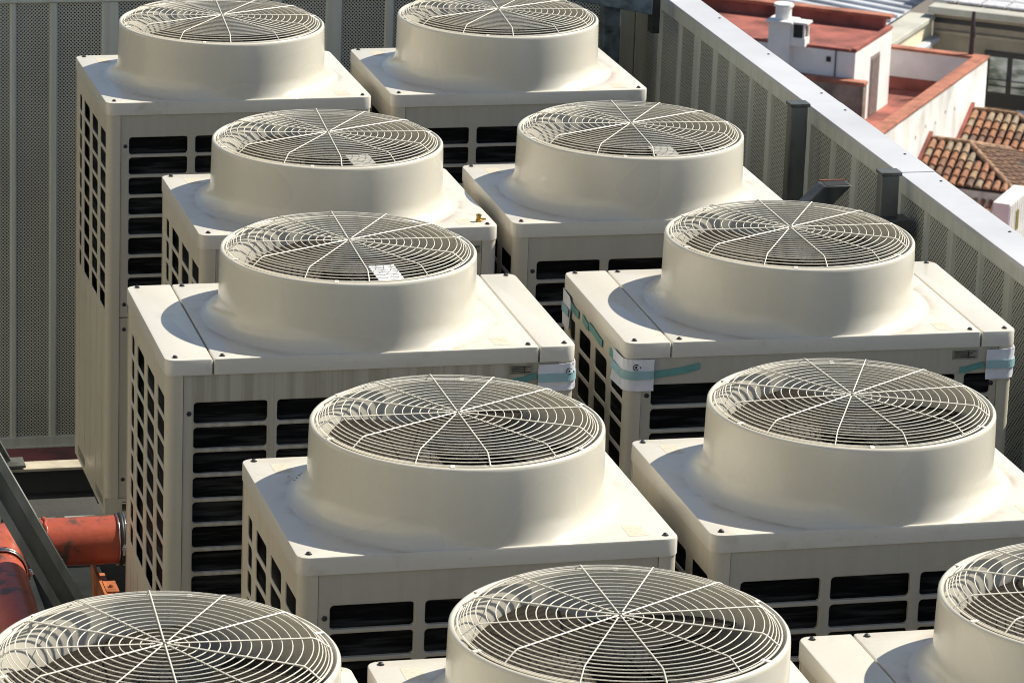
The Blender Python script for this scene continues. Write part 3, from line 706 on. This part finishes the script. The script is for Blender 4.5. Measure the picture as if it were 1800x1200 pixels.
for i, (a, b_) in enumerate(CS):
    mb = MB(); mb.box(-.016, .108, b_, a, FZ-.003, FZ+.014+.0015*(i % 2)); mb.box(.108, .112, b_, a, FZ-.07, FZ+.012+.0015*(i % 2)); oc = obj('white_cap', mb, M['cap'], sf, bevel=.002)
    yy = a-.12
    while yy > b_ and yy > -2:
        q_ = MB(); q_.lathe([(0, .003), (.004, .0025), (.006, 0)], 10, Matrix.Translation((.085, yy, FZ+.014+.0015*(i % 2)))); obj('screw', q_, M['screw'], oc, 40); yy -= .62

# steel posts at the right fence
def post(x0, x1, y0, y1, z0, z1, label, mtl, cap=True):
    r_ = empty('steel_post', ((x0+x1)/2, (y0+y1)/2, 0), 0, label, 'steel post', 'steel posts at the fences')
    a, b_ = (x1-x0)/2, (y1-y0)/2; mb = MB(); mb.box(-a, a, -b_, b_, z0, z1); obj('tube', mb, mtl, r_, bevel=.005)
    if cap: mb = MB(); mb.box(-a-.004, a+.006, -b_-.004, b_+.004, z1, z1+.012); obj('cap_plate', mb, mtl, r_, bevel=.002)
    mb = MB(); mb.box(-a-.03, a+.03, -b_-.03, b_+.03, z0, z0+.01); obj('base_plate', mb, mtl, r_)
post(3.382, 3.444, 3.20, 3.25, 0.001, 1.935, 'dark galvanised post with a flat cap where the white fence cap steps', M['steel'])
post(3.384, 3.446, 2.255, 2.305, 0.001, 1.935, 'shorter looking dark post with cap beside the second joint of the white fence cap', M['steel'])
post(3.282, 3.352, 5.27, 5.34, .013, 1.88, 'dark blue-grey post in the far fence corner under the slanting beam', M['bluesteel'], False)
mb = MB(); mb.box(3.12, 3.475, 2.20, 2.285, 1.72, 1.80); o = obj('steel_ledger', mb, M['steel'], None, bevel=.003); tag(o, 'dark horizontal steel tube meeting the post behind the right wide unit', 'steel beam')
# slanting beam, blue-grey, upper middle
mb = MB(); x0, z0, x1, z1 = 2.60, 2.032, 3.391, 1.874; h = .10
mb.add([(x0, 4.97, z0), (x1, 4.97, z1), (x1, 4.97, z1+h), (x0, 4.97, z0+h), (x0, 5.05, z0), (x1, 5.05, z1), (x1, 5.05, z1+h), (x0, 5.05, z0+h)], [(0, 1, 2, 3), (5, 4, 7, 6), (1, 5, 6, 2), (4, 0, 3, 7), (3, 2, 6, 7), (4, 5, 1, 0)])
sb = obj('steel_beam', mb, M['bluesteel'], None, bevel=.004); tag(sb, 'blue-grey slanting steel beam at the top edge, ending before the fence corner', 'steel beam')
mb = MB(); mb.box(2.60, 2.67, 4.975, 5.045, .001, 2.015); obj('upright', mb, M['bluesteel'], sb)
mb = MB(); mb.box(3.395, 3.425, 4.98, 5.04, 1.80, 1.95); obj('dark_gap_block', mb, M['rubber'], sb)  # black block added as the dark gap past the beam end
# oblique cut tube
mb = MB(); xt, zt_, xb, zb = 3.285, 1.832, 3.065, 1.612
def par(x, z, y, w_=.098): return [(x, y, z), (x+w_, y, z)]
o8 = par(xb, zb, 2.53)+par(xt, zt_, 2.53)+par(xb, zb, 2.60)+par(xt, zt_, 2.60)
mb.add(o8, [(0, 1, 3, 2), (5, 4, 6, 7), (1, 5, 7, 3), (4, 0, 2, 6), (4, 5, 1, 0), (2, 3, 7, 6)])
o = obj('cut_steel_tube', mb, M['steel'], None, bevel=.004); tag(o, 'dark steel tube rising at a slant to a cut end between the two fence posts', 'steel tube')
mb = MB(); mb.box(xb, xb+.098, 2.53, 2.60, .001, zb); mb.box(xb-.03, xb+.13, 2.50, 2.63, .0005, .012); obj('upright', mb, M['steel'], o)
mb = MB(); mb.box(xt+.010, xt+.098-.010, 2.536, 2.594, zt_, zt_+.0015); obj('open_end', mb, M['dark'], o)
mb = MB(); mb.box(xt+.004, xt+.094, 2.595, 2.603, zt_, zt_+.004); obj('rusty_edge', mb, mat('rust', (.22, .07, .04), .8, 0, .3, 40), o)

# ------------------------------------------------------------------ the town below
ORG = (38.70579816, 102.07106749, -20.70691516); RZ = R(54)
def local(name, u_, v_, label, cat, group=None):
    c_, s_ = math.cos(RZ), math.sin(RZ)
    return empty(name, (ORG[0]+u_*c_-v_*s_, ORG[1]+u_*s_+v_*c_, ORG[2]), RZ, label, cat, group)
mg = mat('town_ground', (.16, .14, .12), .9, 0, .3, .05)
mb = MB(); n = 24
mb.add([(-700+1600*i/n, -400+1600*j/n, 0) for j in range(n+1) for i in range(n+1)], [(j*(n+1)+i, j*(n+1)+i+1, (j+1)*(n+1)+i+1, (j+1)*(n+1)+i) for j in range(n) for i in range(n)])
struct(obj('ground', mb, mg, loc=(0, 0, -33)))
MW = mat('whitewash', (.87, .86, .84), .85, 0, .06, 1.1, bmp=.25, bs=9)
MWS = mat('stained_whitewash', (.85, .84, .80), .85, 0, .16, .9, (1, 1, .6), bmp=.3, bs=9)
MR = mat('red_roof_coating', (.33, .10, .075), .75, 0, .28, 1.0, bmp=.2, bs=10)
MC = mat('terracotta_coping', (.43, .165, .10), .75, 0, .2, 2.0, bmp=.2)
MD = mat('door_grey', (.30, .24, .22), .7)
MT = mat('tan_render', (.34, .30, .235), .85, 0, .16, .8, bmp=.2)
MY = mat('cream_render', (.72, .64, .46), .85, 0, .08, .8)
MZ = mat('zinc_sheet', (.56, .58, .62), .5, .1, .12, .8)
ML = mat('stone_coping', (.48, .47, .41), .8, 0, .1, 1)
mglass, t, b = nodes('window_glass'); n_ = noise(t, .7, (1, 1, 3)); rp = ramp(t, [(.38, (.10, .14, .11)), (.52, (.62, .66, .64))]); t.links.new(n_.outputs[0], rp.inputs[0]); t.links.new(rp.outputs[0], b.inputs['Base Color']); b.inputs['Roughness'].default_value = .08
MK = mat('black_frame', (.012, .014, .02), .5)
def Bx(name, dims, mtl, par_, bev=0, org=(0, 0)):
    x0, x1, y0, y1, z0, z1 = dims
    mb = MB(); mb.box(x0-org[0], x1-org[0], y0-org[1], y1-org[1], z0, z1); return obj(name, mb, mtl, par_, bevel=bev)
# white house with red terraces (local u,v axes)
P = local('white_house', 0, 0, 'white house with red roof terraces and a dark doorway, beyond the fence', 'house')
Bx('upper_wall', (0, 3.88, .0, 7.5, -11, -.30), MW, P)
Bx('red_roof', (.02, 3.86, .02, 7.48, -.30, -.26), MR, P)
Bx('roof_coping', (0, 3.88, -.02, .14, -.26, -.17), MR, P)
Bx('back_parapet', (3.55, 3.88, .20, 7.5, -.26, .10), MR, P)
Bx('back_coping', (3.50, 3.93, -.03, 7.5, .10, .20), MC, P)
Bx('front_edge', (0, .14, .20, 7.5, -.26, -.20), MR, P)
d_ = Bx('doorway', (1.68, 2.64, -.012, .10, -2.66, -.74), MD, P); Bx('door_leaf', (1.78, 2.60, -.03, -.014, -2.66, -.84), mat('door_leaf', (.20, .16, .15), .6), d_)
Bx('wall_vent', (-.03, .02, .78, .92, -.66, -.50), MK, P)
mb = MB(); mb.tube([(-.03, .62, -.25), (-.035, .62, -1.2)], .02, 6); obj('cable', mb, MK, P)
Bx('terrace_body', (-7, 6.4, -2.45, -.005, -11, -2.72), MW, P); Bx('terrace_floor', (-6.9, 6.1, -2.1, -.01, -2.72, -2.68), MR, P)
Bx('terrace_body', (3.885, 6.4, -.004, 1.2, -11, -2.72), MW, P); Bx('terrace_floor', (3.89, 6.1, -.006, 1.2, -2.72, -2.68), MR, P)
Bx('outer_wall', (-7, 6.4, -2.50, -2.15, -12, -1.42), MWS, P); Bx('back_wall', (6.1, 6.42, -2.148, 1.2, -2.70, -1.42), MW, P)
Bx('coping', (-7, 6.46, -2.55, -2.10, -1.42, -1.33), MC, P, .02); Bx('coping', (6.05, 6.46, -2.098, 1.2, -1.42, -1.335), MC, P, .02)
Bx('red_skirting', (6.06, 6.098, -2.12, 1.2, -2.68, -2.30), MR, P)
Bx('rubble_step', (-.45, .55, -.42, -.02, -2.68, -2.52), MC, P, .05)
Bx('lean_to_wall', (-.34, -.005, -.42, 5.5, -11, -1.22), mat('brown_wall', (.33, .26, .21), .85, 0, .3, 1.2), P)
Bx('lean_to_coping', (-.40, -.006, -.46, 5.5, -1.22, -1.10), MC, P, .03)
for x in (-1.9, 1.5, 3.0):
    pass
for k in range(5):
    mb = MB(); mb.box(-1.6+1.08*k, -1.54+1.08*k, -2.51, -2.498, -2.35+.12*(k % 2), -2.25+.12*(k % 2)); obj('weep_hole', mb, MD, P)
ch = Bx('chimney', (-.30, .40, 2.05, 2.75, -1.3, .42), MW, P, .03)
mb = MB(); mb.box(-.38, .48, 1.97, 2.83, .42, .50); obj('ledge', mb, MW, ch, bevel=.02)
mb = MB(); mb.lathe([(.0, .98), (.30, .98), (.31, .90), (.25, .88), (.25, .50), (0, .5)], 20, Matrix.Translation((.05, 2.4, 0))); obj('pot', mb, MW, ch, 40)
mb = MB(); mb.box(-.2, .25, 1.58, 2.045, -.26, .0); mb.box(-.24, .30, 1.52, 2.03, .44, .50); mb.box(-.2, -.14, 1.60, 1.66, 0, .44); mb.box(-.2, -.14, 1.98, 2.04, 0, .44); mb.box(.19, .25, 1.60, 1.66, 0, .44); mb.box(.19, .25, 1.98, 2.04, 0, .44)
obj('vent_box', mb, MW, ch)
mb = MB(); mb.box(-.13, .18, 1.66, 1.98, 0, .43); obj('vent_dark', mb, MK, ch)
ms = MB(); ms.tube([(0, 0, -1.55), (.0, .0, -.8), (.02, 0, -.75), (0, 0, -.3), (.01, .01, .05)], [.09, .08, .10, .07, .06], 8)
c_, s_ = math.cos(RZ), math.sin(RZ)
o = obj('chimney_pipe', ms, mat('rusty_pipe', (.07, .05, .055), .8), None, 40, loc=(ORG[0]+6.35*c_+1.95*s_, ORG[1]+6.35*s_-1.95*c_, ORG[2])); tag(o, 'thin dark rusty pipe standing upright at the corner of the terrace parapet', 'pipe')
# tan building behind with cornice, window band and zinc roof
Q = local('tan_building', 12, .9, 'tan building with a long pale cornice and black window band at the top right corner', 'building')
def q(name, dims, mtl, bev=0, par_=None): return Bx(name, dims, mtl, par_ or Q, bev, (12, .9))
q('facade_wall', (12.0, 24, -12, .9, -12, -1.30), MT)
q('cornice', (11.55, 12.3, -12, 1.0, -1.30, -1.06), ML, .03)
q('dark_band', (11.96, 12.0, -12, .88, -1.66, -1.50), MK)
q('string_course', (11.9, 12.0, -12, .88, -2.02, -1.90), MT, .02)
wf = q('window_frame', (11.9, 12.0, -12, -.95, -4.30, -2.42), MK)
for k in range(8):
    v0 = -1.16-.78*k; q('pane', (11.88, 11.9, v0-.60, v0, -3.78, -2.58), mglass, 0, wf)
    q('railing', (11.80, 11.82, v0-.62, v0+.02, -3.36, -3.33), MK, 0, wf); q('railing', (11.80, 11.82, v0-.62, v0+.02, -3.56, -3.53), MK, 0, wf)
q('lower_ledge', (11.7, 12.0, -12, .88, -4.75, -4.42), MT, .02)
q('wing_wall', (6.6, 12.0, .95, 12, -12, -1.60), MY)
q('wing_coping', (6.5, 12.0, .85, 1.75, -1.60, -1.42), ML, .03)
q('wing_gutter', (7.4, 12.0, .62, .93, -2.30, -2.12), MZ, .04)
mb = MB()
NS = 26
mb.add([(-5.5, .86, -1.38), (0, .86, -1.38), (0, 14, -.4), (-5.5, 14, -.4), (0, .86, -1.38), (12, .86, -1.38), (12, 14, -.4), (0, 14, -.4)], [(0, 1, 2, 3), (4, 5, 6, 7)])
for k in range(22):
    x = -5.4+.80*k; mb.add([(x, .86, -1.37), (x+.05, .86, -1.37), (x+.05, .86, -1.28), (x, .86, -1.28), (x, 14, -.39), (x+.05, 14, -.39), (x+.05, 14, -.30), (x, 14, -.30)], [(0, 1, 2, 3), (4, 7, 6, 5), (3, 2, 6, 7), (0, 3, 7, 4), (1, 5, 6, 2)])
obj('zinc_roof', mb, MZ, Q)
mb = MB()
for k in range(16):
    for j in range(6): mb.box(.45+.95*j, 1.33+.95*j, -12.6+.86*k, -11.82+.86*k, -1.05+.01*j, -.98+.01*j)
obj('pale_roof_slabs', mb, mat('pale_slab', (.60, .60, .63), .6), Q)

# barrel tiled roofs
mtile, t, b = nodes('clay_tiles')
gi = t.nodes.new('ShaderNodeNewGeometry'); rp = ramp(t, [(0, (.20, .13, .10)), (.2, (.38, .175, .10)), (.5, (.46, .22, .125)), (.75, (.50, .33, .19)), (1, (.36, .30, .22))]); t.links.new(gi.outputs['Random Per Island'], rp.inputs[0])
n_ = noise(t, 9, detail=6); r2_ = ramp(t, [(.35, (.45, .42, .4)), (.6, (1, 1, 1))]); t.links.new(n_.outputs[0], r2_.inputs[0]); t.links.new(mixc(t, .8, rp.outputs[0], r2_.outputs[0], 'MULTIPLY'), b.inputs['Base Color']); b.inputs['Roughness'].default_value = .85
mtd = mat('tile_channel', (.07, .05, .04), .9, 0, .3, 4)
def tiled(mb, o_, across, downv, ncol, pitch, nrow, rowlen, clip=None, rad=.098):
    """barrel tiles: o_ top corner, across / downv unit vectors in the roof plane"""
    o_ = Vector(o_); a = Vector(across).normalized(); d_ = Vector(downv).normalized(); n_ = a.cross(d_).normalized()
    if n_.z < 0: n_ = -n_
    for c_i in range(ncol):
        for r_i in range(nrow):
            s = (c_i+.5)*pitch; l0 = r_i*rowlen; 
            if clip and not clip(s, l0+rowlen*.6): continue
            L = rowlen*1.12; vs = []; k = 7
            wob = random.uniform(-.02, .02); rr0 = rad*random.uniform(.84, .95); rr1 = rad*random.uniform(1.02, 1.14)
            for (l, rr, lift) in ((l0, rr0, .0), (l0+L, rr1, .028)):
                for j in range(k+1):
                    an = math.pi*j/k
                    vs.append(o_+a*(s+wob*(l-l0)+rr*math.cos(an))+d_*l+n_*(rr*.95*math.sin(an)+lift-.01))
            fs = [(j, j+1, k+2+j, k+1+j) for j in range(k)]+[tuple(range(k+1, 2*k+2))]
            mb.add(vs, fs)
sl = .52
def roofbase(mb, pts): mb.add(pts, [tuple(range(len(pts)))])
# roof 1 (upper)
T1 = local('tiled_roof', 4.6, -2.5, 'upper clay tiled roof against the white wall, small and cut by the right edge', 'roof', 'clay tiled roofs below the fence')
mb = MB(); roofbase(mb, [(0, 0, -2.72), (-1.75, 0, -2.72-1.75*sl), (-1.75, -3.9, -2.72-1.75*sl), (0, -1.55, -2.72)]); roofbase(mb, [(0, -1.55, -2.72), (-1.75, -3.9, -2.72-1.75*sl), (2.0, -3.9, -3.9)]); obj('tile_bed', mb, mtd, T1)
mb = MB(); tiled(mb, (-.12, -.10, -2.74), (0, -1, 0), (-1, 0, -sl), 14, .27, 5, .37, clip=lambda s, l: s < 1.45+l*1.12); obj('clay_tiles', mb, mtile, T1)
mb = MB(); mb.box(-1.75, .15, -.16, 0, -4.2, -2.72); 
for q_ in range(1): pass
ob_ = MB(); ob_.add([(.15, -.002, -2.50), (-1.80, -.002, -2.50-1.95*sl), (-1.80, -.002, -2.90-1.95*sl), (.15, -.002, -2.90), (.15, -.12, -2.50), (-1.80, -.12, -2.50-1.95*sl), (-1.80, -.12, -2.90-1.95*sl), (.15, -.12, -2.90)], [(0, 1, 2, 3), (7, 6, 5, 4), (0, 4, 5, 1), (1, 5, 6, 2), (3, 7, 4, 0)]); obj('red_flashing', ob_, MR, T1)
mb = MB(); mb.tube([(.0, -.05, -2.70), (.02, -.8, -2.69), (0, -1.55, -2.70), (-.85, -2.72, -3.14), (-1.75, -3.9, -3.60)], .10, 8); obj('ridge_tiles', mb, mat('ridge_clay', (.34, .20, .12), .9, 0, .3, 6), T1, 40)
mb = MB(); mb.box(-1.6, .0, -4.2, -.02, -11, -3.75); mb.box(.0, 6, -6, -.02, -11, -4.0); obj('wall', mb, MW, T1)
# roof 2 (lower, hipped)
T2 = local('tiled_roof', -.15, -2.5, 'lower hipped clay tiled roof just beyond the white fence cap', 'roof', 'clay tiled roofs below the fence')
zr = -2.62; run = 1.75; ze = zr-run*sl
mb = MB(); roofbase(mb, [(0, 0, zr), (-run, 0, ze), (-run, -3.30, ze), (0, -1.30, zr)]); roofbase(mb, [(0, -1.30, zr), (-run, -3.30, ze), (2.4, -3.75, ze-.05), (1.6, -2.2, zr-.45)])
roofbase(mb, [(0, 0, zr), (0, -1.3, zr), (1.6, -2.2, zr-.45), (2.4, -.0, ze)]); obj('tile_bed', mb, mtd, T2)
mb = MB(); tiled(mb, (-.12, -.10, zr-.03), (0, -1, 0), (-1, 0, -sl), 13, .27, 5, .37, clip=lambda s, l: s < 1.12+l*1.02); obj('clay_tiles', mb, mtile, T2)
mb = MB(); mb.tube([(0, 0, zr+.02), (0, -1.3, zr+.03), (-run*.5, -2.30, (zr+ze)/2+.03), (-run, -3.30, ze+.03)], .085, 8); mb.tube([(0, -1.3, zr+.02), (1.6, -2.2, zr-.42)], .08, 8); obj('ridge_tiles', mb, mat('ridge_clay_pale', (.44, .27, .17), .9, 0, .3, 6), T2, 40)
mb = MB()
a_ = Vector((-run, -2.0, ze-zr)); 
tiled(mb, (0.05, -1.36, zr-.02), a_.normalized(), Vector((.75, -1.55, -.62)), 10, .22, 7, .34, rad=.075, clip=lambda s, l: s < 2.7 and l < 1.25+s*.35)
tiled(mb, (1.7, -2.25, zr-.47), (-1.6, .9, .42), Vector((.75, -1.55, -.62)), 8, .22, 5, .34, rad=.075)
obj('clay_tiles', mb, mat('old_brown_tiles', (.33, .20, .13), .9, 0, .35, 5, col2=(.14, .085, .06)), T2)
ob_ = MB(); ob_.add([(.12, -.002, zr+.20), (-1.80, -.002, zr+.20-1.92*sl), (-1.80, -.002, zr-.2-1.92*sl), (.12, -.002, zr-.2), (.12, -.12, zr+.20), (-1.80, -.12, zr+.20-1.92*sl), (-1.80, -.12, zr-.2-1.92*sl), (.12, -.12, zr-.2)], [(0, 1, 2, 3), (7, 6, 5, 4), (0, 4, 5, 1), (1, 5, 6, 2), (3, 7, 4, 0)]); obj('red_flashing', ob_, MR, T2)
mb = MB(); mb.box(-run+.15, 2.2, -3.2, -.02, -11, ze-.12); obj('wall', mb, mat('lilac_wall', (.62, .56, .55), .85), T2)
mb = MB(); tiled(mb, (-run-.05, -.3, ze-.32), (0, -1, 0), (-1, 0, -.45), 12, .24, 2, .36, rad=.085); obj('eave_tiles', mb, mtile, T2)
# small slatted white building lower right
Rr = local('white_shed', -4.5, -5.92, 'white ribbed building with a small olive window, at the right edge below the tiled roofs', 'building')
mb = MB(); mb.box(0, 2.3, -.38, .12, -9, -3.2)
for k in range(9): mb.box(.06+.26*k, .12+.26*k, -.41, -.378, -9, -3.25)
obj('ribbed_wall', mb, MW, Rr); mb = MB(); mb.box(.66, .98, -.43, -.405, -4.15, -3.55); obj('window', mb, mat('olive_window', (.20, .17, .03), .5), Rr)
# more of the town so side views and gaps are not empty
k_ = 0
for (u_, v_, w_, d_, h_, m_) in ((-14, -10, 9, 8, -5, MWS), (-9, 11, 8, 9, -4, MT), (16, 16, 10, 9, -3, MW), (8, -20, 12, 9, -6, MWS)):
    b_ = local('town_house', u_, v_, ['plain whitewashed house hidden below the right fence', 'tan house hidden behind the fence corner', 'white house behind the zinc roofed wing', 'whitewashed house beyond the right edge'][k_], 'house'); k_ += 1
    mb = MB(); mb.box(0, w_, 0, d_, -12, h_); obj('wall', mb, m_, b_); mb = MB(); mb.box(-.2, w_+.2, -.2, d_+.2, h_, h_+.25); obj('red_roof', mb, MR, b_)
